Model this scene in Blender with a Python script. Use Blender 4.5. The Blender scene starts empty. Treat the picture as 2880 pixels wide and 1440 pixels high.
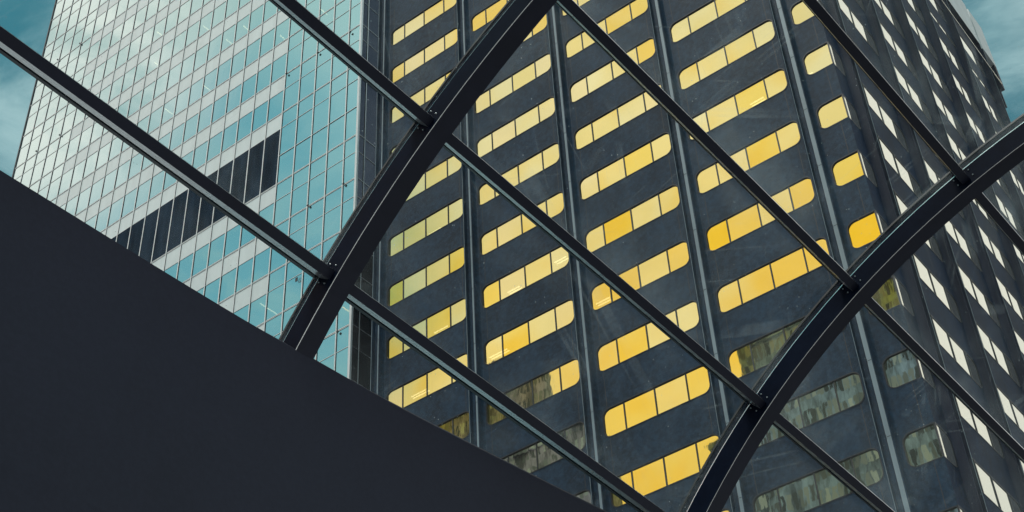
import bpy, math, random
from mathutils import Vector, Matrix
random.seed(7)
scene = bpy.context.scene
COL = scene.collection

# ------------------------------------------------------------------ units
# the city is laid out in storeys of the black tower (1 storey = 3.8 m); its outer corner is x = y = 0
S = 3.8
CX, CY, CZ = 4.0066, -12.9207, -15.3999          # eye point in storeys
EYE = 1.7
def W(x, y, z):
    return Vector(((x - CX) * S, (y - CY) * S, (z - CZ) * S + EYE))
ZG = CZ - EYE / S                                  # street level in storeys

# ------------------------------------------------------------------ camera
cam_d = bpy.data.cameras.new('camera')
cam = bpy.data.objects.new('camera', cam_d)
COL.objects.link(cam)
cam_d.sensor_width = 36.0
cam_d.lens = 51.28
cam_d.clip_start = 0.05
cam_d.clip_end = 20000
R_ = Vector((0.78783423, 0.61426858, -0.04462452))
U_ = Vector((0.42790171, -0.49381479, 0.75699873))
F_ = Vector((-0.44296428, 0.61548442, 0.65189077))
m = Matrix.Identity(4)
for i in range(3):
    m[i][0], m[i][1], m[i][2] = R_[i], U_[i], -F_[i]
m[2][3] = EYE
cam.matrix_world = m
scene.camera = cam

# ------------------------------------------------------------------ world, sun, exposure
SUN_ELEV, SUN_DIR = 67.0, Vector((-0.13, -0.99, 0.0)).normalized()
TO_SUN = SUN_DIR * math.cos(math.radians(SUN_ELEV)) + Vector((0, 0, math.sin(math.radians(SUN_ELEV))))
world = bpy.data.worlds.new('World')
scene.world = world
world.use_nodes = True
nt = world.node_tree
nt.nodes.clear()
def nn(tree, typ, **kw):
    n = tree.nodes.new(typ)
    for k, v in kw.items():
        if k in n.inputs:
            n.inputs[k].default_value = v
        else:
            setattr(n, k, v)
    return n
def mathn(tree, op, a, b=None, c=None, clamp=False):
    n = tree.nodes.new('ShaderNodeMath')
    n.operation = op
    n.use_clamp = clamp
    for i, v in enumerate((a, b, c)):
        if v is None:
            continue
        if isinstance(v, (int, float)):
            n.inputs[i].default_value = v
        else:
            tree.links.new(v, n.inputs[i])
    return n.outputs[0]
def maprange(tree, v, a, b, c=0.0, d=1.0, smooth=True):
    n = tree.nodes.new('ShaderNodeMapRange')
    if smooth:
        n.interpolation_type = 'SMOOTHSTEP'
    tree.links.new(v, n.inputs[0])
    for i, k in enumerate((a, b, c, d)):
        n.inputs[i + 1].default_value = k
    return n.outputs[0]
def mixc(tree, f, a, b, mode='MIX'):
    n = tree.nodes.new('ShaderNodeMix')
    n.data_type = 'RGBA'
    n.blend_type = mode
    for key, v in ((0, f), (6, a), (7, b)):
        if isinstance(v, (int, float)):
            n.inputs[key].default_value = v
        elif isinstance(v, tuple):
            n.inputs[key].default_value = v if len(v) == 4 else v + (1,)
        else:
            tree.links.new(v, n.inputs[key])
    return n.outputs[2]
def noise(tree, vec, scale, detail=4, rough=0.55, dist=0.0):
    n = tree.nodes.new('ShaderNodeTexNoise')
    n.inputs['Scale'].default_value = scale
    n.inputs['Detail'].default_value = detail
    n.inputs['Roughness'].default_value = rough
    n.inputs['Distortion'].default_value = dist
    if vec is not None:
        tree.links.new(vec, n.inputs['Vector'])
    return n.outputs[0]

sky = nn(nt, 'ShaderNodeTexSky', sky_type='NISHITA', sun_disc=False)
sky.sun_elevation = math.radians(SUN_ELEV)
sky.sun_rotation = math.atan2(SUN_DIR.x, SUN_DIR.y)
sky.dust_density = 1.5
tc = nt.nodes.new('ShaderNodeTexCoord')
GEN = tc.outputs['Generated']
def lobe(d, lo, hi):
    v = nt.nodes.new('ShaderNodeVectorMath')
    v.operation = 'DOT_PRODUCT'
    nt.links.new(GEN, v.inputs[0])
    v.inputs[1].default_value = Vector(d).normalized()
    return maprange(nt, v.outputs['Value'], lo, hi)
mapn = nt.nodes.new('ShaderNodeMapping')
mapn.inputs['Scale'].default_value = (1.0, 1.0, 1.7)
mapn.inputs['Location'].default_value = (0.35, 0.1, 0.0)
nt.links.new(GEN, mapn.inputs['Vector'])
cn = noise(nt, mapn.outputs[0], 2.6, 7, 0.56, 0.5)
fine = noise(nt, mapn.outputs[0], 9.0, 6, 0.6, 0.8)
glow = lobe((-0.63, -0.27, 0.735), 0.978, 0.9968)           # thin cloud in front of the sun
south = lobe((-0.22, -0.72, 0.62), 0.86, 0.975)          # bright bank behind the camera
east = lobe((0.30, 0.75, 0.60), 0.90, 0.99)              # bright bank right of the black tower
west = lobe((-0.58, -0.49, 0.65), 0.984, 0.997)           # blue gap
cover = mathn(nt, 'ADD', cn, mathn(nt, 'MULTIPLY', mathn(nt, 'SUBTRACT', fine, 0.5), 0.62))
cover = mathn(nt, 'ADD', cover, mathn(nt, 'MULTIPLY', south, 0.35))
cover = mathn(nt, 'ADD', cover, mathn(nt, 'MULTIPLY', east, 0.40))
cover = mathn(nt, 'ADD', cover, mathn(nt, 'MULTIPLY', glow, 0.45))
haze_w = lobe((-0.50, -0.56, 0.66), 0.93, 0.99)
cover = mathn(nt, 'ADD', cover, mathn(nt, 'MULTIPLY', haze_w, 0.4))
mask = maprange(nt, cover, 0.40, 0.70)
blue = mixc(nt, 1.0, sky.outputs[0], (0.33, 1.07, 0.81), 'MULTIPLY')
grey = mixc(nt, fine, (2.5, 4.7, 5.2), (3.8, 5.7, 5.9))
white = mixc(nt, haze_w, grey, (7.9, 7.3, 6.1))
sepw = nt.nodes.new('ShaderNodeSeparateXYZ')
nt.links.new(GEN, sepw.inputs[0])
bank = mixc(nt, maprange(nt, sepw.outputs[2], 0.52, 0.74), mixc(nt, fine, (8.7, 7.5, 3.9), (11.6, 10.8, 7.4)), mixc(nt, fine, (7.6, 8.1, 7.4), (11.6, 11.6, 10.8)))
white = mixc(nt, south, white, bank)
white = mixc(nt, mathn(nt, 'MULTIPLY', west, mathn(nt, 'MULTIPLY_ADD', fine, 2.0, -0.10, clamp=True)), white, (3.3, 5.6, 5.9))
white = mixc(nt, east, white, (9.6, 9.7, 9.0))
white = mixc(nt, mathn(nt, 'MULTIPLY', glow, mathn(nt, 'MULTIPLY_ADD', fine, 3.6, -0.85, clamp=True)), white, (19.5, 12.6, 10.6))
skyc = mixc(nt, mask, blue, white)
sepz = nt.nodes.new('ShaderNodeSeparateXYZ')
nt.links.new(GEN, sepz.inputs[0])
skyc = mixc(nt, maprange(nt, sepz.outputs[2], 0.60, 0.30), skyc, (7.4, 7.9, 7.8))      # pale low sky
skyc = mixc(nt, lobe(TO_SUN, 0.95, 0.995), skyc, (30.0, 29.5, 28.5))                  # unseen bright cloud added around the sun to light the spandrels
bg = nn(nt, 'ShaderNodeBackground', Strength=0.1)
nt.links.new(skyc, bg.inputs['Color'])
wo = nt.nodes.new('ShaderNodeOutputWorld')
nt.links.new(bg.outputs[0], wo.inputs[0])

sun_d = bpy.data.lights.new('sun', 'SUN')
sun_d.energy = 1.4
sun_d.angle = math.radians(14)
sun_d.color = (1.0, 0.95, 0.88)
sun = bpy.data.objects.new('sun', sun_d)
COL.objects.link(sun)
to_sun = SUN_DIR * math.cos(math.radians(SUN_ELEV)) + Vector((0, 0, math.sin(math.radians(SUN_ELEV))))
sun.rotation_euler = to_sun.to_track_quat('Z', 'Y').to_euler()
sun.location = (0, 0, 300)

scene.view_settings.view_transform = 'Standard'
scene.view_settings.look = 'None'
scene.view_settings.exposure = 0.0
scene.view_settings.gamma = 1.0
scene.render.engine = 'CYCLES'
scene.cycles.use_denoising = True
scene.cycles.max_bounces = 10
scene.cycles.transparent_max_bounces = 16
scene.cycles.caustics_reflective = False
scene.cycles.caustics_refractive = False
scene.cycles.sample_clamp_indirect = 4.0

# ------------------------------------------------------------------ materials
def new_mat(name):
    mt = bpy.data.materials.new(name)
    mt.use_nodes = True
    t = mt.node_tree
    t.nodes.clear()
    o = t.nodes.new('ShaderNodeOutputMaterial')
    return mt, t, o
def pos(t):
    return t.nodes.new('ShaderNodeNewGeometry').outputs['Position']
def scaled(t, v, s):
    n = t.nodes.new('ShaderNodeMapping')
    n.inputs['Scale'].default_value = s
    t.links.new(v, n.inputs['Vector'])
    return n.outputs[0]
def bump(t, h, strength, dist):
    b = t.nodes.new('ShaderNodeBump')
    b.inputs['Strength'].default_value = strength
    b.inputs['Distance'].default_value = dist
    t.links.new(h, b.inputs['Height'])
    return b.outputs[0]

def paint(name, base, rough=0.4, var=0.25, scale=1.2, spec=0.5, bump_s=0.0, streak=False, metal=0.0, fine=0.0, fine_scale=22.0):
    mt, t, o = new_mat(name)
    p = nn(t, 'ShaderNodeBsdfPrincipled', Roughness=rough, Metallic=metal)
    p.inputs['Specular IOR Level'].default_value = spec
    v = pos(t)
    n1 = noise(t, scaled(t, v, (1, 1, 0.25) if streak else (1, 1, 1)), scale, 6, 0.62)
    f = maprange(t, n1, 0.3, 0.7)
    c = mixc(t, f, tuple(b * (1 - var) for b in base), tuple(b * (1 + var) for b in base))
    if fine > 0:
        n2 = noise(t, v, fine_scale, 5, 0.75)
        c = mixc(t, fine, c, mixc(t, maprange(t, n2, 0.35, 0.7), tuple(b * .45 for b in base), tuple(b * 1.6 for b in base)))
    t.links.new(c, p.inputs['Base Color'])
    r = mathn(t, 'ADD', rough - 0.08, mathn(t, 'MULTIPLY', n1, 0.16))
    t.links.new(r, p.inputs['Roughness'])
    if bump_s > 0:
        t.links.new(bump(t, noise(t, v, 30, 3), bump_s, 0.01), p.inputs['Normal'])
    t.links.new(p.outputs[0], o.inputs[0])
    return mt

M = {}
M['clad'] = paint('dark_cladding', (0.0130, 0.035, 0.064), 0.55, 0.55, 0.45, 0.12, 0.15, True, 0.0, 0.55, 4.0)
M['clad_side'] = paint('shaded_side_cladding', (0.006, 0.020, 0.050), 0.6, 0.6, 0.45, 0.04, 0.15, True, 0.0, 0.55, 4.0)  # front cladding made darker and bluer: the side's shade put into the colour
M['fin'] = paint('dark_fin_metal', (0.018, 0.023, 0.044), 0.55, 0.25, 0.7, 0.10, 0.0, True, 0.0, 0.25)
M['joint'] = paint('dark_joint', (0.012, 0.015, 0.02), 0.6)
M['gasket'] = paint('black_gasket', (0.008, 0.009, 0.012), 0.45)
M['strip'] = paint('grey_cover_strip', (0.27, 0.36, 0.405), 0.45, 0.12, 0.9, 0.4, 0.0, True)
M['lip'] = paint('pale_lip_edge', (0.30, 0.36, 0.38), 0.4)
M['fascia'] = paint('pale_grey_fascia', (0.62, 0.66, 0.66), 0.5, 0.10, 0.5)
M['spandrel'] = paint('white_spandrel', (0.79, 0.88, 0.88), 0.35, 0.05, 0.8, 0.4, 0.0, True)
M['alu'] = paint('white_aluminium', (0.86, 0.90, 0.90), 0.4, 0.06)
M['alu_dark'] = paint('shaded_flank_and_gasket', (0.012, 0.018, 0.026), 0.4, 0.1)  # shade of the bar flanks put into the colour; also the gasket lines
M['louvre'] = paint('dark_louvre_panel', (0.016, 0.030, 0.050), 0.6, 0.50, 0.8, 0.0, 0.0, True, 0.0, 0.2)
M['steel'] = paint('black_blue_steel', (0.0050, 0.0092, 0.0215), 0.42, 0.22, 2.2, 0.02, 0.05, False, 0.0, 0.15)
M['steel_in'] = paint('matt_black_steel', (0.0115, 0.0140, 0.0300), 0.5, 0.15, 2.0, 0.35)
M['steel_edge'] = paint('edge_highlight', (0.90, 0.90, 0.90), 0.26, 0.15, 3.0, 0.5, 0, False, 1.0)  # bright strip painted in as the sky's highlight along the steel edges
M['purlin_side'] = paint('sky_sheen_steel', (0.36, 0.38, 0.40), 0.28, 0.25, 9.0, 0.6, 0.1, False, 0.5, 0.4)  # paler than the inner face: sky reflection on the purlin flank put into colour
M['bolt'] = paint('zinc_bolt', (0.55, 0.60, 0.62), 0.3, 0.1, 5.0, 0.5, 0, False, 0.7)
M['wall'] = paint('dark_blue_render', (0.030, 0.032, 0.050), 0.75, 0.16, 0.35, 0.25, 0.05, False, 0.0, 0.12)
M['pave'] = paint('grey_paving', (0.22, 0.215, 0.22), 0.8, 0.15, 0.4)
M['core'] = paint('dark_interior', (0.03, 0.03, 0.03), 0.9)

def glass_facade(name, tint, grazing, power, see, tilt, wave, wave_scale, pale=None, veil=0.0):
    """coated facade glass: a mirror whose tint fades to GRAZING at a low angle, a little see-through"""
    mt, t, o = new_mat(name)
    v = pos(t)
    lw = nn(t, 'ShaderNodeLayerWeight', Blend=0.5)
    f = mathn(t, 'POWER', lw.outputs['Facing'], power)
    oi = t.nodes.new('ShaderNodeObjectInfo')
    n_tone = maprange(t, mathn(t, 'ADD', noise(t, v, 0.22, 2), mathn(t, 'MULTIPLY_ADD', oi.outputs['Random'], 0.3, -0.15)), 0.35, 0.65)
    tint2 = mixc(t, n_tone, tint, pale if pale else tint)
    c = mixc(t, f, tint2, grazing)
    g = nn(t, 'ShaderNodeBsdfGlossy', Roughness=0.015)
    t.links.new(c, g.inputs['Color'])
    h = mathn(t, 'ADD', noise(t, v, wave_scale, 2, 0.5), mathn(t, 'MULTIPLY', noise(t, scaled(t, v, (1, 1, 0.4)), wave_scale * 5.0, 2), 0.20))
    t.links.new(bump(t, h, wave, 0.05), g.inputs['Normal'])
    tr = t.nodes.new('ShaderNodeBsdfTransparent')
    tr.inputs['Color'].default_value = (0.9, 0.9, 0.8, 1)
    mx = t.nodes.new('ShaderNodeMixShader')
    mx.inputs[0].default_value = see
    t.links.new(g.outputs[0], mx.inputs[1])
    t.links.new(tr.outputs[0], mx.inputs[2])
    last = mx.outputs[0]
    if veil > 0:  # pale diffuse veil, standing in for the lit flank mirrored in the side glass
        df = nn(t, 'ShaderNodeBsdfDiffuse', Roughness=0.3)
        df.inputs['Color'].default_value = (0.62, 0.60, 0.58, 1)
        m3 = t.nodes.new('ShaderNodeMixShader')
        m3.inputs[0].default_value = veil
        t.links.new(last, m3.inputs[1])
        t.links.new(df.outputs[0], m3.inputs[2])
        last = m3.outputs[0]
    t.links.new(last, o.inputs[0])
    return mt
GOLDS = []
for nm, a_, b_ in (('gold_glass', (0.99, 0.66, 0.12), (0.97, 0.77, 0.30)), ('pale_gold_glass', (0.97, 0.75, 0.27), (0.96, 0.82, 0.42)),
                   ('amber_glass', (1.0, 0.62, 0.03), (0.99, 0.72, 0.16)), ('peach_gold_glass', (0.97, 0.75, 0.28), (0.97, 0.79, 0.40)),
                   ('clear_glass', (0.86, 0.77, 0.40), (0.90, 0.84, 0.54))):
    GOLDS.append(glass_facade(nm, a_, (0.93, 0.92, 0.84), 4.0, 0.10, 0, 0.055, 0.5, b_))
M['gold'] = GOLDS[0]
M['pale'] = glass_facade('gold_glass_side', (0.96, 0.84, 0.55), (0.93, 0.94, 0.91), 1.5, 0.03, 0, 0.05, 0.45, None, 0.13)  # side copy of the gold glass, paled for the white sky it mirrors
M['teal'] = glass_facade('teal_glass', (0.40, 0.70, 0.77), (0.46, 0.75, 0.81), 3.0, 0.08, 0, 0.07, 0.35)
M['smoke'] = glass_facade('smoked_glass', (0.04, 0.05, 0.075), (0.08, 0.10, 0.14), 3.0, 0.10, 0, 0.10, 0.6)

def roof_glass():
    mt, t, o = new_mat('dusty_roof_glass')
    v = pos(t)
    tr = t.nodes.new('ShaderNodeBsdfTransparent')
    tr.inputs['Color'].default_value = (0.965, 0.985, 0.985, 1)
    gl = nn(t, 'ShaderNodeBsdfGlossy', Roughness=0.01)
    fr = nn(t, 'ShaderNodeFresnel', IOR=1.45)
    m1 = t.nodes.new('ShaderNodeMixShader')
    t.links.new(mathn(t, 'MULTIPLY', fr.outputs[0], 0.8, clamp=True), m1.inputs[0])
    t.links.new(tr.outputs[0], m1.inputs[1])
    t.links.new(gl.outputs[0], m1.inputs[2])
    # dust film, specks and scratches
    big = maprange(t, noise(t, v, 0.55, 6, 0.66, 0.6), 0.42, 0.68)
    film = mathn(t, 'MULTIPLY_ADD', big, 0.045, 0.003)
    ga = t.nodes.new('ShaderNodeAttribute')
    ga.attribute_name = 'grime'
    edge_n = maprange(t, noise(t, scaled(t, v, (1, .5, 1)), 2.2, 5, 0.65), 0.30, 0.72)
    film = mathn(t, 'ADD', film, mathn(t, 'MULTIPLY', mathn(t, 'MULTIPLY', ga.outputs['Fac'], edge_n), 0.12))
    vo = nn(t, 'ShaderNodeTexVoronoi', Scale=19.0)
    t.links.new(v, vo.inputs['Vector'])
    speck_on = maprange(t, noise(t, v, 3.1, 2), 0.47, 0.62)
    speck = mathn(t, 'MULTIPLY', maprange(t, vo.outputs['Distance'], 0.05, 0.11, 1.0, 0.0), speck_on)
    lines = None
    for i, (dx, dy, dz, fr, wdt) in enumerate(((.9, .3, .4, 2.3, .010), (.2, .8, -.6, 3.1, .009), (.7, -.6, .3, 2.0, .010), (.1, .5, .9, 3.7, .009))):
        vd = t.nodes.new('ShaderNodeVectorMath')
        vd.operation = 'DOT_PRODUCT'
        t.links.new(v, vd.inputs[0])
        vd.inputs[1].default_value = (dx, dy, dz)
        wob = mathn(t, 'ADD', vd.outputs['Value'], mathn(t, 'MULTIPLY', noise(t, v, 0.5, 2), 0.10))
        n1 = t.nodes.new('ShaderNodeTexNoise')
        n1.noise_dimensions = '1D'
        n1.inputs['Scale'].default_value = fr
        n1.inputs['Detail'].default_value = 1.0
        t.links.new(wob, n1.inputs['W'])
        d = mathn(t, 'ABSOLUTE', mathn(t, 'SUBTRACT', n1.outputs[0], 0.5))
        ln = maprange(t, d, wdt * 0.3, wdt, 1.0, 0.0)
        on = maprange(t, noise(t, v, 0.9 + i * 0.35, 3), 0.53, 0.68)
        ln = mathn(t, 'MULTIPLY', ln, on)
        lines = ln if lines is None else mathn(t, 'MAXIMUM', lines, ln)
    grime = mathn(t, 'ADD', film, mathn(t, 'MULTIPLY', speck, 0.40))
    grime = mathn(t, 'ADD', grime, mathn(t, 'MULTIPLY', lines, 0.055), clamp=True)
    dd = t.nodes.new('ShaderNodeBsdfTranslucent')
    dd.inputs['Color'].default_value = (0.62, 0.72, 0.74, 1)
    m2 = t.nodes.new('ShaderNodeMixShader')
    t.links.new(grime, m2.inputs[0])
    t.links.new(m1.outputs[0], m2.inputs[1])
    t.links.new(dd.outputs[0], m2.inputs[2])
    t.links.new(m2.outputs[0], o.inputs[0])
    return mt
M['roofglass'] = roof_glass()

def lamp_mat(name, col, e):
    mt, t, o = new_mat(name)
    em = nn(t, 'ShaderNodeEmission', Strength=e)
    em.inputs['Color'].default_value = col + (1,)
    t.links.new(em.outputs[0], o.inputs[0])
    return mt
M['lamp'] = lamp_mat('lit_lamp', (1.0, 0.95, 0.62), 3.6)
M['lamp_orange'] = lamp_mat('lit_orange_lamp', (1.0, 0.62, 0.12), 5.0)

def city_mat(name, wallc, winc, sx, sz, fill):
    """storeys of windows on the buildings that the gold glass mirrors"""
    mt, t, o = new_mat(name)
    v = pos(t)
    sep = t.nodes.new('ShaderNodeSeparateXYZ')
    t.links.new(v, sep.inputs[0])
    hx = mathn(t, 'DIVIDE', mathn(t, 'ADD', sep.outputs[0], sep.outputs[1]), sx)
    hz = mathn(t, 'DIVIDE', sep.outputs[2], sz)
    fx, fz = mathn(t, 'FRACT', hx), mathn(t, 'FRACT', hz)
    on = mathn(t, 'MULTIPLY', mathn(t, 'LESS_THAN', fx, fill), mathn(t, 'LESS_THAN', fz, 0.62))
    cmb = t.nodes.new('ShaderNodeCombineXYZ')
    t.links.new(mathn(t, 'FLOOR', hx), cmb.inputs[0])
    t.links.new(mathn(t, 'FLOOR', hz), cmb.inputs[1])
    wn = t.nodes.new('ShaderNodeTexWhiteNoise')
    wn.noise_dimensions = '2D'
    t.links.new(cmb.outputs[0], wn.inputs['Vector'])
    r = wn.outputs['Value']
    n = noise(t, scaled(t, v, (1, 1, 0.2)), 0.5, 5, 0.7)
    wc = mixc(t, maprange(t, n, 0.35, 0.65), tuple(c * .22 for c in wallc), tuple(c * 1.5 for c in wallc))
    wi = mixc(t, mathn(t, 'POWER', r, 2.2), winc, (0.72, 0.82, 0.98))
    c = mixc(t, on, wc, wi)
    p = nn(t, 'ShaderNodeBsdfPrincipled', Roughness=0.35)
    t.links.new(c, p.inputs['Base Color'])
    t.links.new(p.outputs[0], o.inputs[0])
    return mt
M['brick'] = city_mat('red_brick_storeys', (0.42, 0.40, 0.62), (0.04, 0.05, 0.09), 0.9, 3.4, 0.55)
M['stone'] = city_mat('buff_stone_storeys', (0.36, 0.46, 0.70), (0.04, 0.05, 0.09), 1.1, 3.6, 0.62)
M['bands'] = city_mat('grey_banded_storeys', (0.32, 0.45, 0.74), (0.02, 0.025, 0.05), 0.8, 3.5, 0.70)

# ------------------------------------------------------------------ mesh helpers
class MB:
    """collects faces (world space) and links them as ONE mesh object"""
    def __init__(self):
        self.v, self.f, self.mi = [], [], []
    def face(self, pts, mi=0):
        k = len(self.v)
        self.v += [Vector(p) for p in pts]
        self.f.append(tuple(range(k, k + len(pts))))
        self.mi.append(mi)
    def facing(self, pts, to, mi=0):
        pts = [Vector(p) for p in pts]
        n = Vector((0, 0, 0))
        for i in range(len(pts)):
            a, b = pts[i], pts[(i + 1) % len(pts)]
            n += a.cross(b)
        if n.dot(to) < 0:
            pts.reverse()
        self.face(pts, mi)
    def box(self, o, a, b, c, mi=0, top=None):
        """box from corner o along the vectors a, b, c"""
        o, a, b, c = Vector(o), Vector(a), Vector(b), Vector(c)
        ctr = o + (a + b + c) / 2
        for p, q, r, s in ((0, a, b, c), (1, b, c, a), (2, c, a, b)):
            for off, sg in ((Vector((0, 0, 0)), -1), (s, 1)):
                self.facing([o + off, o + off + q, o + off + q + r, o + off + r], s * sg, mi)
    def sweep(self, rings, closed=True, mi=0, mis=None, caps=False):
        """quads between successive rings of points"""
        n = len(rings[0])
        for i in range(len(rings) - 1):
            for j in range(n if closed else n - 1):
                k = (j + 1) % n
                self.face([rings[i][j], rings[i][k], rings[i + 1][k], rings[i + 1][j]], mis[j] if mis else mi)
        if caps:
            self.face(list(reversed(rings[0])), mi)
            self.face(rings[-1], mi)
    def build(self, name, mats, parent=None, origin=None, smooth=False):
        org = Vector(origin) if origin is not None else (parent['_o'] if parent is not None and '_o' in parent else Vector((0, 0, 0)))
        org = Vector(org)
        me = bpy.data.meshes.new(name)
        me.from_pydata([tuple(v - org) for v in self.v], [], self.f)
        for mt in (mats if isinstance(mats, (list, tuple)) else [mats]):
            me.materials.append(mt)
        me.polygons.foreach_set('material_index', self.mi)
        if smooth:
            me.polygons.foreach_set('use_smooth', [True] * len(self.f))
        me.update()
        o = bpy.data.objects.new(name, me)
        COL.objects.link(o)
        if parent is not None:
            o.parent = parent
            if origin is not None and '_o' in parent:
                o.location = org - Vector(parent['_o'])
        else:
            o.location = org
        o['_o'] = tuple(org)
        return o
def thing(name, label, cat, loc, group=None):
    o = bpy.data.objects.new(name, None)
    COL.objects.link(o)
    o.location = loc
    o['_o'] = tuple(loc)
    o['label'], o['category'] = label, cat
    if group:
        o['group'] = group
    o.empty_display_size = 1
    return o
def tag(o, label, cat):
    o['label'], o['category'] = label, cat
    return o

# is a point inside the picture (used only to choose which windows get objects of their own)
def seen(p, margin=1.04):
    d = p - Vector((0, 0, EYE))
    z = d.dot(F_)
    if z <= 0:
        return False
    f = 4102.6
    return abs(d.dot(R_) / z * f) < 1440 * margin and abs(d.dot(U_) / z * f) < 720 * margin

# ------------------------------------------------------------------ ground
g = MB()
g.facing([(-3000, -3000, 0), (3000, -3000, 0), (3000, 3000, 0), (-3000, 3000, 0)], Vector((0, 0, 1)))
gr = g.build('ground', M['pave'])
gr['kind'] = 'structure'

# ================================================================== BLACK TOWER
HW = 0.409                       # window height
BAY = 1.8266                     # bay pitch, front
XP = [-7.834 + BAY * i for i in range(5)]          # pilaster axes on the front (y = 0)
BAYS = 1.840
YP = [0.4976 + BAYS * i for i in range(6)]         # pilaster axes on the side (x = 0)
YFAR = 10.36
ZROOF = 8.57
ROWS = range(-5, 16)
CV = 0.125                       # half width of a pilaster at the wall
tower = thing('office_tower', 'black office tower with gold mirrored rounded windows in rows between vertical fins', 'skyscraper', W(-4, 5, ZG))

def fA(s, z, d=0.0):             # front: s along x, d outwards (-y)
    return W(s, -d, z)
def fB(s, z, d=0.0):             # side: s along y, d outwards (+x)
    return W(d, s, z)
OUT = {fA: Vector((0, -1, 0)), fB: Vector((1, 0, 0))}

def rr(s0, s1, z0, z1, r, round0=True, round1=True, n=6):
    """closed outline, counter-clockwise from lower left; corners rounded on the chosen ends"""
    pts = []
    def arc(cs, cz, a0):
        for i in range(n + 1):
            a = math.radians(a0 + 90 * i / n)
            pts.append((cs + r * math.cos(a), cz + r * math.sin(a)))
    if round0: arc(s0 + r, z0 + r, 180)
    else: pts.append((s0, z0))
    if round1: arc(s1 - r, z0 + r, 270)
    else: pts.append((s1, z0))
    if round1: arc(s1 - r, z1 - r, 0)
    else: pts.append((s1, z1))
    if round0: arc(s0 + r, z1 - r, 90)
    else: pts.append((s0, z1))
    return pts

REC = 0.002
RECF = {}                      # glass set back this much
RECF.update({fA: 0.014, fB: 0.002})
RAD = 0.098
def cell(mb, f, s0, s1, z0, z1, hole, skip=None):
    """wall panel s0..s1 x z0..z1 with a hole, plus the reveal of the hole"""
    n = len(hole)
    cs, cz = sum(p[0] for p in hole) / n, sum(p[1] for p in hole) / n
    hs0, hs1 = min(p[0] for p in hole), max(p[0] for p in hole)
    hz0, hz1 = min(p[1] for p in hole), max(p[1] for p in hole)
    def outer(p):
        ls = (p[0] - hs0) / (hs1 - hs0)
        lz = (p[1] - hz0) / (hz1 - hz0)
        d = {'l': ls, 'r': 1 - ls, 'b': lz, 't': 1 - lz}
        # on which straight side does the point sit
        e = 1e-6
        if lz < e: return (p[0], z0)
        if lz > 1 - e: return (p[0], z1)
        if ls < e: return (s0, p[1])
        if ls > 1 - e: return (s1, p[1])
        return (s0 if ls < .5 else s1, z0 if lz < .5 else z1)
    for i in range(n):
        a, b = hole[i], hole[(i + 1) % n]
        if skip and skip(a, b):
            continue
        oa, ob = outer(a), outer(b)
        pl = [a, b, ob] + ([oa] if (abs(oa[0] - ob[0]) + abs(oa[1] - ob[1]) > 1e-9) else [])
        # corner square when the outer points turn the corner
        if abs(oa[0] - ob[0]) > 1e-9 and abs(oa[1] - ob[1]) > 1e-9:
            cr = (s0 if (a[0] + b[0]) / 2 < cs else s1, z0 if (a[1] + b[1]) / 2 < cz else z1)
            pl = [a, b, ob, cr, oa]
        mb.facing([f(*p) for p in pl], OUT[f], 0)
        mb.face([f(*a), f(*b), f(b[0], b[1], -RECF[f]), f(a[0], a[1], -RECF[f])], 1)

def mull_box(mb, f, s, z0, z1, w, d0, d1):
    o = f(s - w / 2, z0, d0)
    mb.box(o, f(s + w / 2, z0, d0) - o, f(s - w / 2, z1, d0) - o, f(s - w / 2, z0, d1) - o)

def rim(mb, f, loop, w, d):
    """thin gasket along an outline, standing proud of the wall"""
    n = len(loop)
    cs, cz = sum(p[0] for p in loop) / n, sum(p[1] for p in loop) / n
    s0, s1 = min(p[0] for p in loop), max(p[0] for p in loop)
    z0, z1 = min(p[1] for p in loop), max(p[1] for p in loop)
    def grow(p):
        k1 = (s1 - s0 + 2 * w) / (s1 - s0)
        k2 = (z1 - z0 + 2 * w) / (z1 - z0)
        return ((s0 + s1) / 2 + (p[0] - (s0 + s1) / 2) * k1, (z0 + z1) / 2 + (p[1] - (z0 + z1) / 2) * k2)
    for i in range(n):
        a, b = loop[i], loop[(i + 1) % n]
        mb.facing([f(*a, d), f(*b, d), f(*grow(b), d), f(*grow(a), d)], OUT[f])
        mb.face([f(*grow(a), d), f(*grow(b), d), f(*grow(b), 0), f(*grow(a), 0)])

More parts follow.
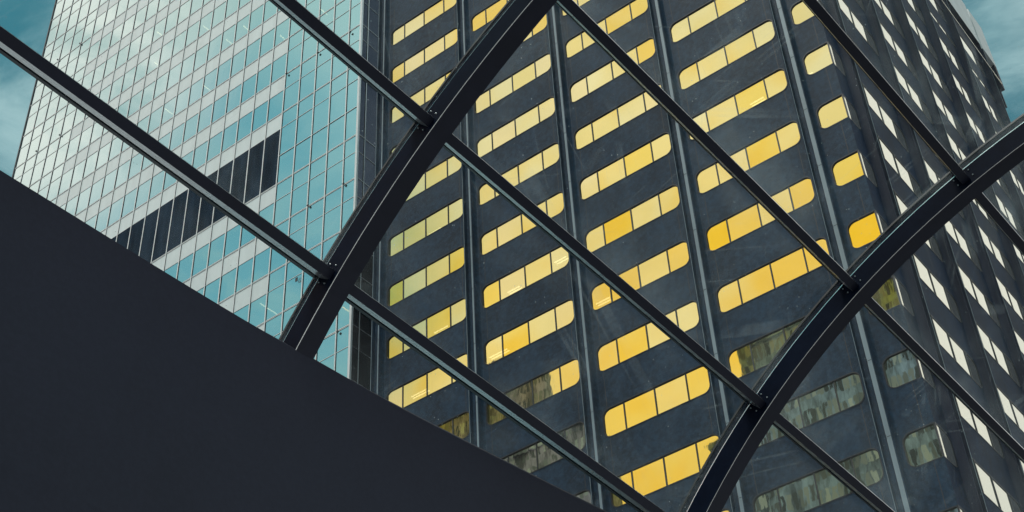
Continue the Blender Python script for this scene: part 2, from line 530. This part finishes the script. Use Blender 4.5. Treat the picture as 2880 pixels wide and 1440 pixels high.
wallA, wallB = MB(), MB()
rest_glass, rest_frame = MB(), MB()
def window(f, s0, s1, zt, h, mat, panes=True, clear=False):
    zb = zt - h
    loop = rr(s0, s1, zb, zt, min(RAD, h * .45))
    g, fr = MB(), MB()
    ms = [s0 + 0.31, s0 + 0.31 + 0.457, s0 + 0.31 + 2 * 0.457] if panes else []
    vis = seen(f((s0 + s1) / 2, (zt + zb) / 2)) or seen(f(s0, zt)) or seen(f(s1, zb))
    gt, ft = (g, fr) if vis else (rest_glass, rest_frame)
    # each pane is a sheet of its own with a hair of tilt, so the mirrored sky jumps from pane to pane
    edges = [s0] + ms + [s1]
    for i in range(len(edges) - 1):
        a, b = edges[i], edges[i + 1]
        pl = [p for p in loop if a - 1e-9 <= p[0] <= b + 1e-9]
        ring = []
        if i == 0:
            ring = rr(a, b, zb, zt, min(RAD, h * .45), True, False)
        elif i == len(edges) - 2:
            ring = rr(a, b, zb, zt, min(RAD, h * .45), False, True)
        else:
            ring = [(a, zb), (b, zb), (b, zt), (a, zt)]
        ts, tz = random.uniform(-.0035, .0035), random.uniform(-.0035, .0035)
        tone = random.choices((0, 1, 2, 3), (3, 1, 5, 0) if zt <= -4 else ((3, 5, 0, 2) if zt >= 0 else (4, 3, 2, 1)))[0] if mat is M['gold'] else 0  # paler tints high up, amber low down: mirrored sky's gradient put into the glass
        if clear:
            tone = 4
        gt.facing([f(p[0], p[1], -RECF[f] + (p[0] - (a + b) / 2) * ts + (p[1] - (zt + zb) / 2) * tz) for p in ring], OUT[f], tone if gt is g else 0)
    for s in ms:
        mull_box(ft, f, s, zb, zt, 0.0155, -RECF[f] - .002, -RECF[f] + 0.010)
    rim(ft, f, loop, 0.011, 0.006)
    if vis:
        w = g.build('window', GOLDS if mat is M['gold'] else mat, tower)
        fr.build('frame', M['gasket'], w)

FRONT_W = (-4.032 + 4.1807)      # window start after the pilaster axis
for j in range(4):
    c0, c1 = XP[j], XP[j + 1]
    s0 = c0 + 0.147
    s1 = s0 + 1.534
    for r in ROWS:
        zt = -r
        cell(wallA, fA, c0 + CV, c1 - CV, zt - HW - (1 - HW) / 2, zt + (1 - HW) / 2, rr(s0, s1, zt - HW, zt, RAD))
        window(fA, s0, s1, zt, HW, M['gold'], True, r >= (4, 5, 8, 6)[j] + (1 if j == 0 else 0))
        for q in (c0 + 0.216, c1 - 0.208):          # panel joints in the spandrel
            wallA.facing([fA(q - .0042, zt + .02, .0012), fA(q + .0042, zt + .02, .0012), fA(q + .0042, zt + 1 - HW - .02, .0012), fA(q - .0042, zt + 1 - HW - .02, .0012)], OUT[fA], 1)
for j in range(5):
    c0, c1 = YP[j], YP[j + 1]
    s0 = c0 + 0.160
    s1 = s0 + 1.534
    for r in list(ROWS) + [-6]:
        zt, hh = (-r, HW) if r > -6 else (5.74, 0.15)
        zlo = zt - HW - (1 - HW) / 2 if r > -6 else 5.2955
        zhi = zt + (1 - HW) / 2 if r > -6 else 6.30
        cell(wallB, fB, c0 + CV, c1 - CV, zlo, zhi, rr(s0, s1, zt - hh, zt, RAD if r > -6 else .06))
        window(fB, s0, s1, zt, hh, M['pale'])
# corner bay: one window wraps the corner
ca, cb = XP[4] + 0.147, YP[0] - 0.147
for r in list(ROWS):
    zt = -r
    zb = zt - HW
    z0, z1 = zb - (1 - HW) / 2, zt + (1 - HW) / 2
    def skipA(a, b): return abs(a[0]) < 1e-9 and abs(b[0]) < 1e-9
    la = rr(ca, 0.0, zb, zt, RAD, True, False)
    lb = rr(0.0, cb, zb, zt, RAD, False, True)
    cell(wallA, fA, XP[4] + CV, 0.0, z0, z1, la, skipA)
    cell(wallB, fB, 0.0, YP[0] - CV, z0, z1, lb, skipA)
    gl, fr = MB(), MB()
    vis = seen(fA(-.2, zt)) or seen(fA(-.2, zb))
    gt, ft = (gl, fr) if vis else (rest_glass, rest_frame)
    gt.facing([fA(min(p[0], -REC), p[1], -RECF[fA]) for p in la], OUT[fA], (2 if r <= 1 else (0 if r == 2 else (3 if r < 6 else 4))) if vis else 0)  # tint deepens down the rows, carrying the gradient of the mirrored sky
    gt.facing([fB(max(p[0], REC), p[1], -REC) for p in lb], OUT[fB], 1 if vis else 0)
    mb_o = W(-.014, .016, zb)
    ft.box(mb_o, W(.004, .016, zb) - mb_o, W(-.014, -.004, zb) - mb_o, W(-.014, .016, zt) - mb_o)
    for f_, lp in ((fA, la), (fB, lb)):
        n = len(lp)
        for i in range(n):
            a, b = lp[i], lp[(i + 1) % n]
            if skipA(a, b):
                continue
            mid = ((a[0] + b[0]) / 2, (a[1] + b[1]) / 2)
            d = Vector((a[0] - b[0], a[1] - b[1])); L = d.length
            nrm = (-d.y / L * .011, d.x / L * .011) if L > 0 else (0, 0)
            ft.facing([f_(*a, .006), f_(*b, .006), f_(b[0] + nrm[0], b[1] + nrm[1], .006), f_(a[0] + nrm[0], a[1] + nrm[1], .006)], OUT[f_])
    if vis:
        w = gl.build('corner_window', [M['gold'], M['pale'], GOLDS[1], GOLDS[2], GOLDS[4]], tower)
        fr.build('frame', M['gasket'], w)
    for q in (-.12,):
        wallA.facing([fA(q - .0042, zt + .02, .0012), fA(q + .0042, zt + .02, .0012), fA(q + .0042, zt + 1 - HW - .02, .0012), fA(q - .0042, zt + 1 - HW - .02, .0012)], OUT[fA], 1)
# plain walls: top of the front, left end, far end, back, roof
ztop = 5 + (1 - HW) / 2
wallA.facing([fA(-7.97, ztop), fA(0, ztop), fA(0, ZROOF - .01), fA(-7.97, ZROOF - .01)], OUT[fA])
wallA.facing([fA(-7.97, ZG), fA(XP[0] - CV, ZG), fA(XP[0] - CV, ztop), fA(-7.97, ztop)], OUT[fA])
wallA.facing([W(-7.97, 0, ZG), W(-7.97, YFAR, ZG), W(-7.97, YFAR, ZROOF - .01), W(-7.97, 0, ZROOF - .01)], Vector((-1, 0, 0)))
wallB.facing([fB(YP[5] + CV, ZG), fB(YFAR, ZG), fB(YFAR, 6.3), fB(YP[5] + CV, 6.3)], OUT[fB])
wallB.facing([W(-7.97, YFAR, ZG), W(0, YFAR, ZG), W(0, YFAR, ZROOF - .01), W(-7.97, YFAR, ZROOF - .01)], Vector((0, 1, 0)))
wallB.facing([fB(0, ztop), fB(YP[0] - CV, ztop), fB(YP[0] - CV, 6.3), fB(0, 6.3)], OUT[fB])
wallB.facing([fB(0, 6.75), fB(YFAR, 6.75), fB(YFAR, ZROOF - .01), fB(0, ZROOF - .01)], OUT[fB])
wallB.facing([W(-7.97, 0, ZROOF), W(0, 0, ZROOF), W(0, YFAR, ZROOF), W(-7.97, YFAR, ZROOF)], Vector((0, 0, 1)))
# side walls of the bright mechanical slot
wallB.facing([fB(0, 6.3), fB(YFAR, 6.3), fB(YFAR, 6.3, -.02), fB(0, 6.3, -.02)], Vector((0, 0, 1)))
wallB.facing([fB(0, 6.75), fB(YFAR, 6.75), fB(YFAR, 6.75, -.02), fB(0, 6.75, -.02)], Vector((0, 0, -1)))
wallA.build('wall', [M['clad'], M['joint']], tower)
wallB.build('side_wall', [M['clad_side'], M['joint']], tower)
rg = rest_glass.build('window', M['gold'], tower); rg['kind'] = 'stuff'
rf = rest_frame.build('frame', M['gasket'], rg); rf['kind'] = 'stuff'
for j in range(5):
    v = MB()
    v.facing([fB(YP[j] + .14, 6.3, .002), fB(YP[j + 1] - .14, 6.3, .002), fB(YP[j + 1] - .14, 6.70, .002), fB(YP[j] + .14, 6.70, .002)], OUT[fB])
    v.build('vent_panel', M['pale'], tower)
    # projecting hood that shades the top of the vent panel
    h = MB()
    o = fB(YP[j] + CV, 6.72, 0)
    h.box(o, fB(YP[j + 1] - CV, 6.72, 0) - o, fB(YP[j] + CV, 7.33, 0) - o, fB(YP[j] + CV, 6.72, .012) - o)
    h.build('vent_hood', M['fin'], tower)

def pilaster(f, c, ztop, flip=1):
    mb = MB()
    prof = [(-CV, 0.0)]
    for i in range(1, 7):                            # cove curving out from the wall to the lip
        a = math.radians(90 * i / 6)
        prof.append((-CV + (CV - .084) * math.sin(a), .100 * (1 - math.cos(a))))
    prof += [(-.0725, .104), (-.0690, .101), (-.0680, .036)]
    full = prof + [(-x, d) for x, d in reversed(prof)]
    mis = []
    for i in range(len(full) - 1):
        x = (abs(full[i][0]) + abs(full[i + 1][0])) / 2
        d = (full[i][1] + full[i + 1][1]) / 2
        mis.append(1 if (d > .0995 and x < .0725) else 0)
    rings = [[f(c + x, z, d) for x, d in full] for z in (ZG, ztop)]
    mb.sweep(rings, False, 0, mis)
    p = mb.build('pilaster', [M['fin'] if f is fB else M['clad'], M['lip']], tower)
    st = MB()
    st.facing([f(c - .004, ZG, .040), f(c + .067, ZG, .040), f(c + .067, ztop, .040), f(c - .004, ztop, .040)], OUT[f])
    st.facing([f(c - .067, ZG, .012), f(c - .004, ZG, .040), f(c - .004, ztop, .040), f(c - .067, ztop, .012)], OUT[f], 2)
    zj = -15
    while zj < ztop:
        z = zj + .03
        st.facing([f(c - .004, z, .0415), f(c + .067, z, .0415), f(c + .067, z + .007, .0415), f(c - .004, z + .007, .0415)], OUT[f], 1)
        for x in (-.002, .056):
            for dz in (-.02, .021):
                st.facing([f(c + x - .004, z + dz, .0418), f(c + x + .004, z + dz, .0418), f(c + x + .004, z + dz + .008, .0418), f(c + x - .004, z + dz + .008, .0418)], OUT[f], 1)
        zj += 1
    st.build('cover_strip', [M['strip'], M['joint'], M['fin']], p)
for c in XP:
    pilaster(fA, c, ZROOF - .02)
for c in YP:
    pilaster(fB, c, 7.345)
# crown: pale fascia boxes standing out over the side, dark soffits, a thin bright drip edge
for j in range(6):
    a = YP[j - 1] + .066 if j else 0.0
    b = YP[j] - .066
    cr = MB()
    a2 = a if j else 0.0
    o = fB(a2, 7.345, .003)
    cr.box(o, fB(b, 7.345, .003) - o, fB(a2, ZROOF + .05, .003) - o, fB(a2, 7.345, .109) - o)
    mb = MB()
    for q, mi in zip(cr.f, cr.mi):
        P = [cr.v[i] for i in q]
        zz = [p.z for p in P]
        mb.face(P, 1 if max(zz) - min(zz) < 1e-6 and zz[0] < W(0, 0, 7.5).z else 0)
    mb.build('crown_fascia', [M['fascia'], M['fin']], tower)
    cp = MB()
    cp.facing([fB(b + .004, 7.345, .06), fB(b + .128, 7.345, .06), fB(b + .128, ZROOF, .06), fB(b + .004, ZROOF, .06)], OUT[fB])
    cp.build('cover_strip', M['spandrel'], tower)
e = MB()
o = fB(0, 6.722, .104)
e.box(o, fB(YFAR, 6.722, .104) - o, fB(0, 6.748, .104) - o, fB(0, 6.722, .114) - o)
e.build('drip_edge', M['pale'], tower)
end = MB()
o = fB(YP[5] + .066, 7.345, .003)
end.box(o, fB(10.47, 7.345, .003) - o, fB(YP[5] + .066, ZROOF + .05, .003) - o, fB(YP[5] + .066, 7.345, .109) - o)
end.build('crown_fascia', M['fascia'], tower)
cs = MB()
o = W(-.6, YFAR, 6.675); cs.box(o, W(.1, YFAR, 6.675) - o, W(-.6, YFAR + .14, 6.675) - o, W(-.6, YFAR, 7.345) - o)
o = W(-.6, YFAR, 6.12); cs.box(o, W(.034, YFAR, 6.12) - o, W(-.6, YFAR + .05, 6.12) - o, W(-.6, YFAR, 6.675) - o)
cs.build('corner_ledge', M['fin'], tower)
# dark interior and the lit ceiling lamps seen through the glass
core = MB()
o = W(-7.6, .9, ZG); core.box(o, W(-.9, .9, ZG) - o, W(-7.6, 10, ZG) - o, W(-7.6, .9, ZROOF - .1) - o)
core.build('interior_core', M['core'], tower)
for x, z, L in ((-6.89, -2.06, .26), (-7.32, -3.01, .31), (-6.98, -.05, .26), (-5.52, -2.03, .22), (-5.85, -3.02, .32), (-4.04, -3.03, .23), (-1.26, -1.01, .21), (-4.67, -1.94, .20), (-.45, -1.05, .09)):
    l = MB()
    for k in range(2):
        o = W(x - L / 2, .30 + .05 * k, z); l.box(o, Vector((L * S, 0, 0)), Vector((0, .05, 0)), Vector((0, 0, .05)))
    l.build('ceiling_lamp', M['lamp'], tower)

# ================================================================== TEAL GLASS TOWER
def WG(x, y, z):                           # this tower is drawn in its own storeys, 1.28 times as tall as the black tower's
    p = W(x, y, z)
    return Vector((p.x * 1.2806, p.y * 1.2806, (p.z - EYE) * 1.2806 + EYE))
GY, GX1, GX0 = -0.487, -7.965, -18.64
V1, VP_ = -8.268, 0.3992
cols = [GX1, V1] + [V1 - VP_ * i for i in range(1, 26)] + [GX0]
F0, FH, SP = 2.185, 1.010, 0.407           # floor line under the plant storey, storey, spandrel height
def floor_z(k):                            # the plant storey (k = 0) is nearly two storeys tall
    return F0 + k * FH if k <= 0 else 3.98 + (k - 1) * 1.03
GTOP = 27
gt = thing('glass_tower', 'pale teal mirrored glass tower with white spandrel bands and a dark louvre band', 'skyscraper', WG(-13, 4, ZG))
def fG(s, z, d=0.0):
    return WG(s, GY - d, z)
def fS(s, z, d=0.0):                       # narrow right-hand side
    return WG(GX1 + d, s, z)
OUT[fG] = Vector((0, -1, 0)); OUT[fS] = Vector((1, 0, 0))
xl, xr = V1 - 4 * VP_, V1 - 21 * VP_       # spandrels run between these
def panes(mb, f, edges, z0, z1, tilt=.0022):
    for i in range(len(edges) - 1):
        a, b = edges[i], edges[i + 1]
        ts, tz = random.uniform(-tilt, tilt), random.uniform(-tilt, tilt)
        mb.facing([f(p[0], p[1], (p[0] - (a + b) / 2) * ts + (p[1] - (z0 + z1) / 2) * tz) for p in ((a, z0), (b, z0), (b, z1), (a, z1))], OUT[f])
side_edges = [GY, -0.325, 0.0]
for k in range(-18, GTOP):
    zf, zn = floor_z(k), floor_z(k + 1)
    # storey: tall glass from zf up, then spandrel below the next floor line
    zs = zn - SP
    louv = k in (0,)
    wb = MB()
    if louv:
        panes(wb, fG, cols[:6], zf, zs)
        panes(wb, fG, cols[22:], zf, zs)
    else:
        panes(wb, fG, cols, zf, zs)
    wb.build('window_band', M['teal'], gt)
    cp = MB(); panes(cp, fG, cols[:6], zs, zn); panes(cp, fG, cols[22:], zs, zn)
    cp.build('corner_glazing', M['teal'], gt)
    if True:
        sp = MB(); sp.facing([fG(xl, zs), fG(xr, zs), fG(xr, zn), fG(xl, zn)], OUT[fG])
        for c in cols[5:23]:
            sp.facing([fG(c - .006, zs, .001), fG(c + .006, zs, .001), fG(c + .006, zn, .001), fG(c - .006, zn, .001)], OUT[fG], 1)
        sp.build('spandrel_band', [M['spandrel'], M['fascia']], gt)
    sd = MB(); panes(sd, fS, side_edges, zf, zs); panes(sd, fS, side_edges, zs, zn)
    sd.build('side_glazing', M['smoke'], gt)
# the louvre band is taller than a storey: it also takes the spandrel above it
lv = MB()
zl0, zl1 = F0 + .018, floor_z(1) - SP - .004
for i in range(5, 22):
    a, b = cols[i], cols[i + 1]
    lv.facing([fG(a, zl0, .002), fG(b, zl0, .002), fG(b, zl1, .002), fG(a, zl1, .002)], OUT[fG])
lv.build('louvre_band', M['louvre'], gt)
def bar(f, a, b, z0, z1, d, wdark=True):
    """white aluminium bar on a dark gasket, flanks coloured dark for their shade"""
    mb = MB()
    q = [(a, z0), (b, z0), (b, z1), (a, z1)]
    mb.facing([f(s, z, d) for s, z in q], OUT[f], 0)
    gk = .0040
    mb.facing([f(a - gk, z0 - gk, .0016), f(b + gk, z0 - gk, .0016), f(b + gk, z1 + gk, .0016), f(a - gk, z1 + gk, .0016)], OUT[f], 1)
    for i in range(4):
        p0, p1 = q[i], q[(i + 1) % 4]
        n = f((p0[0] + p1[0]) / 2, (p0[1] + p1[1]) / 2) - f((a + b) / 2, (z0 + z1) / 2)
        mb.facing([f(*p0, -.002), f(*p1, -.002), f(*p1, d), f(*p0, d)], n, 1)
    return mb
zlo, zhi = floor_z(-18), floor_z(GTOP)
for i, c in enumerate(cols):
    if c in (GX1, GX0):
        continue
    bar(fG, c - .0115, c + .0115, zlo, zhi, .013).build('mullion', [M['alu'], M['alu_dark']], gt)
cm = MB()
o = WG(GX1 - .03, GY - .02, zlo); cm.box(o, WG(GX1 + .012, GY - .02, zlo) - o, WG(GX1 - .03, GY + .02, zlo) - o, WG(GX1 - .03, GY - .02, zhi) - o)
cm.build('corner_post', M['alu'], gt)
cm = MB()
o = WG(GX0 - .012, GY - .02, zlo); cm.box(o, WG(GX0 + .02, GY - .02, zlo) - o, WG(GX0 - .012, GY + .02, zlo) - o, WG(GX0 - .012, GY - .02, zhi) - o)
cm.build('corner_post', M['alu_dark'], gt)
bar(fS, -.325 - .007, -.325 + .007, zlo, zhi, .012).build('mullion', [M['alu'], M['alu_dark']], gt)
for k in range(-18, GTOP + 1):
    zf = floor_z(k)
    t = bar(fG, GX0, GX1 - .03, zf - .016, zf - .004, .007)
    t2 = bar(fG, GX0, GX1 - .03, zf + .004, zf + .016, .007)
    t.v += t2.v; n = len(t.v) - len(t2.v)
    t.f += [tuple(i + n for i in q) for q in t2.f]; t.mi += t2.mi
    t.build('transom', [M['alu'], M['alu_dark']], gt)
    if k < GTOP:
        zs = floor_z(k + 1) - SP
        a, b = (GX0, GX1 - .03)
        if k in (0,):
            tb = bar(fG, a, b, zs - .005, zs + .005, .006)
            tc2 = bar(fG, xl, GX1 - .03, 2.865, 2.877, .010)
            n = len(tb.v); tb.v += tc2.v; tb.f += [tuple(i + n for i in q) for q in tc2.f]; tb.mi += tc2.mi
        else:
            tb = bar(fG, a, b, zs - .005, zs + .005, .006)
        tb.build('glazing_bar', [M['alu'], M['alu_dark']], gt)
    st = bar(fS, GY + .02, 0, zf - .006, zf + .006, .008)
    s2 = bar(fS, GY + .02, 0, zf - SP - .004, zf - SP + .004, .008)
    n = len(st.v); st.v += s2.v; st.f += [tuple(i + n for i in q) for q in s2.f]; st.mi += s2.mi
    st.build('side_transom', [M['purlin_side'], M['alu_dark']], gt)
body = MB()
for pts, nv in (([WG(GX0, GY, zlo), WG(GX0, 8, zlo), WG(GX0, 8, zhi), WG(GX0, GY, zhi)], (-1, 0, 0)),
                ([WG(GX1, 0, zlo), WG(GX1, 8, zlo), WG(GX1, 8, zhi), WG(GX1, 0, zhi)], (1, 0, 0)),
                ([WG(GX0, 8, zlo), WG(GX1, 8, zlo), WG(GX1, 8, zhi), WG(GX0, 8, zhi)], (0, 1, 0)),
                ([WG(GX0, GY, zhi), WG(GX1, GY, zhi), WG(GX1, 8, zhi), WG(GX0, 8, zhi)], (0, 0, 1))):
    body.facing(pts, Vector(nv))
body.build('rear_wall', M['spandrel'], gt)
core = MB()
o = WG(GX0 + .4, GY + .7, zlo); core.box(o, WG(GX1 - .45, GY + .7, zlo) - o, WG(GX0 + .4, 7, zlo) - o, WG(GX0 + .4, GY + .7, zhi - .2) - o)
core.build('interior_core', M['core'], gt)
for x, z in ((-12.43, 6.61), (-12.72, 8.67), (-11.91, 7.63), (-11.41, 7.67), (-14.34, 9.71), (-13.60, 6.74), (-10.28, 6.53), (-9.23, 6.53), (-9.99, -.42), (-10.18, -.22), (-8.30, -1.29), (-14.25, 8.64), (-13.75, 9.33)):
    l = MB(); o = WG(x, GY + .13, z); l.box(o, Vector((.10, 0, 0)), Vector((0, .27 * S, 0)), Vector((0, 0, .04)))
    l.build('ceiling_lamp', M['lamp_orange'] if z < -1 else M['lamp'], gt)
for x, z in ((-8.22, F0 - FH), (-9.02, F0 - FH), (-8.21, 4.94), (-9.01, 4.97), (-9.81, 4.98), (-17.05, 11.21), (-17.86, 11.23), (-17.85, 8.16), (-17.04, 8.14), (-8.21, -1.89)):
    a = MB()
    for d0, d1 in (((-.028, 0, -.004), (.056, 0, .008)), ((-.006, 0, -.028), (.012, 0, .056))):
        o = WG(x + d0[0], GY - .045, z + d0[2] - .006)
        a.box(o, Vector((d1[0] * S, 0, 0)), Vector((0, .03 * S, 0)), Vector((0, 0, d1[2] * S)))
    a.build('cradle_anchor', M['gasket'], gt)
# small notice stuck on one pane: a black square beside a ring with a T in it
stk = MB()
def sq(x0, x1, z0, z1, d): stk.facing([fG(x0, z0, d), fG(x1, z0, d), fG(x1, z1, d), fG(x0, z1, d)], OUT[fG])
sq(-9.235, -9.185, -.355, -.275, .004)
for i in range(16):
    a0, a1 = 2 * math.pi * i / 16, 2 * math.pi * (i + 1) / 16
    cx_, cz_ = -9.125, -.377
    stk.facing([fG(cx_ + .038 * math.cos(a0), cz_ + .038 * math.sin(a0), .004), fG(cx_ + .038 * math.cos(a1), cz_ + .038 * math.sin(a1), .004), fG(cx_ + .045 * math.cos(a1), cz_ + .045 * math.sin(a1), .004), fG(cx_ + .045 * math.cos(a0), cz_ + .045 * math.sin(a0), .004)], OUT[fG])
sq(-9.128, -9.122, -.395, -.355, .004); sq(-9.14, -9.11, -.400, -.394, .004)
stk.build('window_sticker', M['gasket'], gt)

# ================================================================== GLASS VAULT over the street
# barrel vault; AX is its axis, (u, v) are metres/5 across and up from the eye
K = 5.0
AXD = Vector((0.04496941, 0.99618185, -0.0748296))
E1 = Vector((0.999, -0.0451, 0.0)).normalized()
E2 = E1.cross(AXD)
if E2.z < 0: E2 = -E2
U0, V0 = -0.135, 0.641
def Q(t, r, y):                          # point on the vault: angle t (deg), radius, distance along the axis
    a = math.radians(t)
    u, v = U0 + r * math.cos(a), V0 + r * math.sin(a)
    return Vector((0, 0, EYE)) + K * (E1 * u + E2 * v + AXD * y)
RI, RH, RO = 1.333, 1.379, 1.395
Y1, Y2, BW = 1.0, 1.889, 0.032
vault = thing('glass_roof', 'barrel-vaulted glass roof of dark steel arches and purlins, scratched dusty panes', 'glass roof', Q(180, 1.36, 1.4))
def arch(y):
    ts = [152 - i * 2 for i in range(57)]           # from the wall over the top to the other side
    prof = [(RI, 0), (RI + .0007, -.0008), (RH - .0030, -.0008), (RH - .0006, .0000), (RH, .0045), (RO, .0045), (RO, BW - .0045), (RH, BW - .0045), (RH, BW), (RI, BW)]
    mb = MB()
    rings = [[Q(t, r, y + d) for r, d in prof] for t in ts]
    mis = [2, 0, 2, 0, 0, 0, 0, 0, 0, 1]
    mb.sweep(rings, True, 0, mis)
    return mb.build('arch_beam', [M['steel'], M['steel_in'], M['steel_edge'], M['gasket']], vault, smooth=False)
arch1, arch2 = arch(Y1), arch(Y2)
# glazing cap strip over each arch
for y in (Y1, Y2):
    mb = MB()
    ts = [152 - i * 2 for i in range(57)]
    rings = [[Q(t, r, y + d) for r, d in ((RO + .0006, .003), (RO + .0006, BW - .003), (RO + .005, BW - .003), (RO + .005, .003))] for t in ts]
    mb.sweep(rings, True)
    mb.build('glazing_cap', M['gasket'], arch1 if y == Y1 else arch2)

TP = {1: 142.57, 2: 130.98, 3: 119.35, 4: 107.70, 5: 96.1}     # upper edge of each purlin's inner face
RP = 1.345
HWT = 0.70
def purlin(t0, ya, yb):
    ta, tb = t0, t0 + HWT
    k = 14
    ys = [ya + (yb - ya) * i / k for i in range(k + 1)]
    p = MB()
    ro = 1.371
    rings = [[Q(ta, RP + .0006, y), Q(ta + .035, RP, y), Q(tb, RP, y), Q(tb, ro, y), Q(ta, ro, y)] for y in ys]
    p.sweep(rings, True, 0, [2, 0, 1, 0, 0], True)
    o = p.build('purlin', [M['steel_in'], M['purlin_side'], M['steel_edge']], vault)
    b = MB()                                         # black gasket and outer cap
    rings = [[Q(tb - .22, ro + .0004, y), Q(tb - .22, 1.379, y), Q(tb + .02, 1.379, y), Q(tb + .02, 1.396, y), Q(ta - .02, 1.396, y), Q(ta - .02, 1.379, y), Q(ta + .22, 1.379, y), Q(ta + .22, ro + .0004, y)] for y in ys]
    b.sweep(rings, True, 0, None, True)
    b.build('glazing_cap', M['steel'], o)
    for yy in (yb,):                                 # end plate bolts on the near face of the arch
        if yy not in (Y1, Y2): continue
        for tt, rr_ in ((ta - .32, 1.349), (ta - .32, 1.366), (tb + .30, 1.352), (tb + .30, 1.368)):
            c = Q(tt, rr_, yy - .0022)
            bm = MB()
            rad, n = .0016 * K, 8
            a1 = (Q(tt + .01, rr_, yy) - Q(tt, rr_, yy)).normalized(); a2 = (Q(tt, rr_ + .01, yy) - Q(tt, rr_, yy)).normalized()
            for q in range(n):
                u0, u1 = 2 * math.pi * q / n, 2 * math.pi * (q + 1) / n
                e0 = a1 * math.cos(u0) + a2 * math.sin(u0); e1 = a1 * math.cos(u1) + a2 * math.sin(u1)
                p0, p1 = c + e0 * rad + AXD * .0022 * K, c + e1 * rad + AXD * .0022 * K
                m0, m1 = c + e0 * rad * .8, c + e1 * rad * .8
                bm.face([p0, p1, m1, m0]); bm.face([m0, m1, c - AXD * .004])
            bm.build('bolt', M['bolt'], o, smooth=True)
    return o
for k_, t0 in TP.items():
    for ya, yb in ((.12, Y1), (Y1 + BW, Y2), (Y2 + BW, 2.72)):
        purlin(t0, ya, yb)
RG = 1.376
def pane(t_hi, t_lo, ya, yb):
    mb = MB()
    n, k = 10, 10
    ctr = Vector((0, 0, EYE)) + K * (E1 * U0 + E2 * V0)
    val = []
    def gr(a, y):
        low = (t_lo - a) * math.radians(1) * RG * K          # metres above the lower purlin
        up = (a - t_hi) * math.radians(1) * RG * K
        side = min(y - ya, yb - y) * K
        return 1.0 * math.exp(-low / .22) + .45 * math.exp(-side / .12) + .30 * math.exp(-up / .08)
    for i in range(n):
        a, b = t_hi + (t_lo - t_hi) * (i / n) ** .6, t_hi + (t_lo - t_hi) * ((i + 1) / n) ** .6
        for j in range(k):
            y0, y1 = ya + (yb - ya) * j / k, ya + (yb - ya) * (j + 1) / k
            q = [(a, y0), (b, y0), (b, y1), (a, y1)]
            P = [Q(x, RG, y) for x, y in q]
            nrm = (P[1] - P[0]).cross(P[2] - P[0])
            if nrm.dot(ctr + AXD * K * y0 - P[0]) < 0:
                q.reverse(); P.reverse()
            mb.face(P)
            val += [gr(*p) for p in q]
    o = mb.build('glass_pane', M['roofglass'], vault)
    at = o.data.attributes.new('grime', 'FLOAT', 'POINT')
    at.data.foreach_set('value', val)
tl = [150.0] + [TP[k] for k in (1, 2, 3, 4, 5)]
for i in range(5):
    for ya, yb in ((.12, Y1 + .002), (Y1 + BW - .002, Y2 + .002), (Y2 + BW - .002, 2.72)):
        pane(tl[i + 1] + HWT - .15, tl[i] + .15 if i else tl[0], ya, yb)

# ================================================================== DARK WALL at the foot of the vault
edge = [(-.6, 151.0), (0.0, 150.0), (.513, 149.13), (.726, 148.81), (.927, 148.42), (1.04, 148.05), (1.21, 147.50), (1.446, 146.43), (1.672, 145.34), (1.95, 143.9), (2.3, 142.0)]
# resample smoothly
def cat(i, f):
    P = [edge[max(0, min(len(edge) - 1, i + d))] for d in (-1, 0, 1, 2)]
    def h(a, b, c, d): return 0.5 * (2 * b + (c - a) * f + (2 * a - 5 * b + 4 * c - d) * f * f + (3 * b - a - 3 * c + d) * f ** 3)
    return h(*[p[0] for p in P]), h(*[p[1] for p in P])
ed = [cat(i, j / 6) for i in range(len(edge) - 1) for j in range(6)] + [edge[-1]]
wm = MB()
down = Vector((0, 0, -1))
rings = []
for y, t in ed:
    a = Q(t, 1.334, y)
    out = (-E1).normalized()
    lip = a + Vector((0, 0, .0))
    z_low = 5.55 - (0.3 * 0)
    fb = Vector((a.x + .12, a.y, EYE + K * (.909 - .075 * y + 0.02)))     # lower edge of the deep fascia
    rings.append([a + out * .9 + Vector((0, 0, .25)), a + out * .16 + Vector((0, 0, .16)), a, fb, fb - Vector((0, 0, .05)), Vector((fb.x, fb.y, 0))])
wm.sweep(rings, False)
wo_ = wm.build('atrium_wall', M['wall'], None, origin=(-6.5, 6, 0), smooth=False)
tag(wo_, 'dark plain wall with a deep smooth fascia at the foot of the glass roof', 'wall')

# ================================================================== buildings mirrored in the gold windows (they stand behind the camera)
def city(name, label, boxes, mat, part):
    root = thing(name, label, 'building', W(boxes[0][0], boxes[0][2], ZG))
    for i, (x0, x1, y0, y1, zt) in enumerate(boxes):
        mb = MB()
        o = W(x0, y0, ZG); mb.box(o, W(x1, y0, ZG) - o, W(x0, y1, ZG) - o, W(x0, y0, zt) - o)
        mb.build(part if i == 0 else 'wing', mat, root)
        cp = MB()
        o = W(x0 - .1, y0 - .1, zt + .002); cp.box(o, W(x1 + .1, y0 - .1, zt) - W(x0 - .1, y0 - .1, zt), W(x0 - .1, y1 + .1, zt) - W(x0 - .1, y0 - .1, zt), Vector((0, 0, .8)))
        cp.build('cornice', mat, root)
    return root
city('brick_building', 'red brick high-rise mirrored in the lower left gold windows of the black tower', [(-27, -20.2, -26.4, -25, 14.9), (-34, -22.9, -27.0, -26.42, 20.4)], M['brick'], 'body')
city('banded_building', 'grey high-rise with horizontal bands mirrored in the lower right gold windows', [(-13.7, -4, -30, -25, 15.2), (-15.5, -13.7, -30, -25.5, 12.0)], M['bands'], 'body')
city('stone_building', 'buff stone block mirrored in the lowest middle gold windows of the black tower', [(-19.4, -15.7, -29, -26, 8.9)], M['stone'], 'body')

for o in bpy.data.objects:
    if '_o' in o:
        del o['_o']
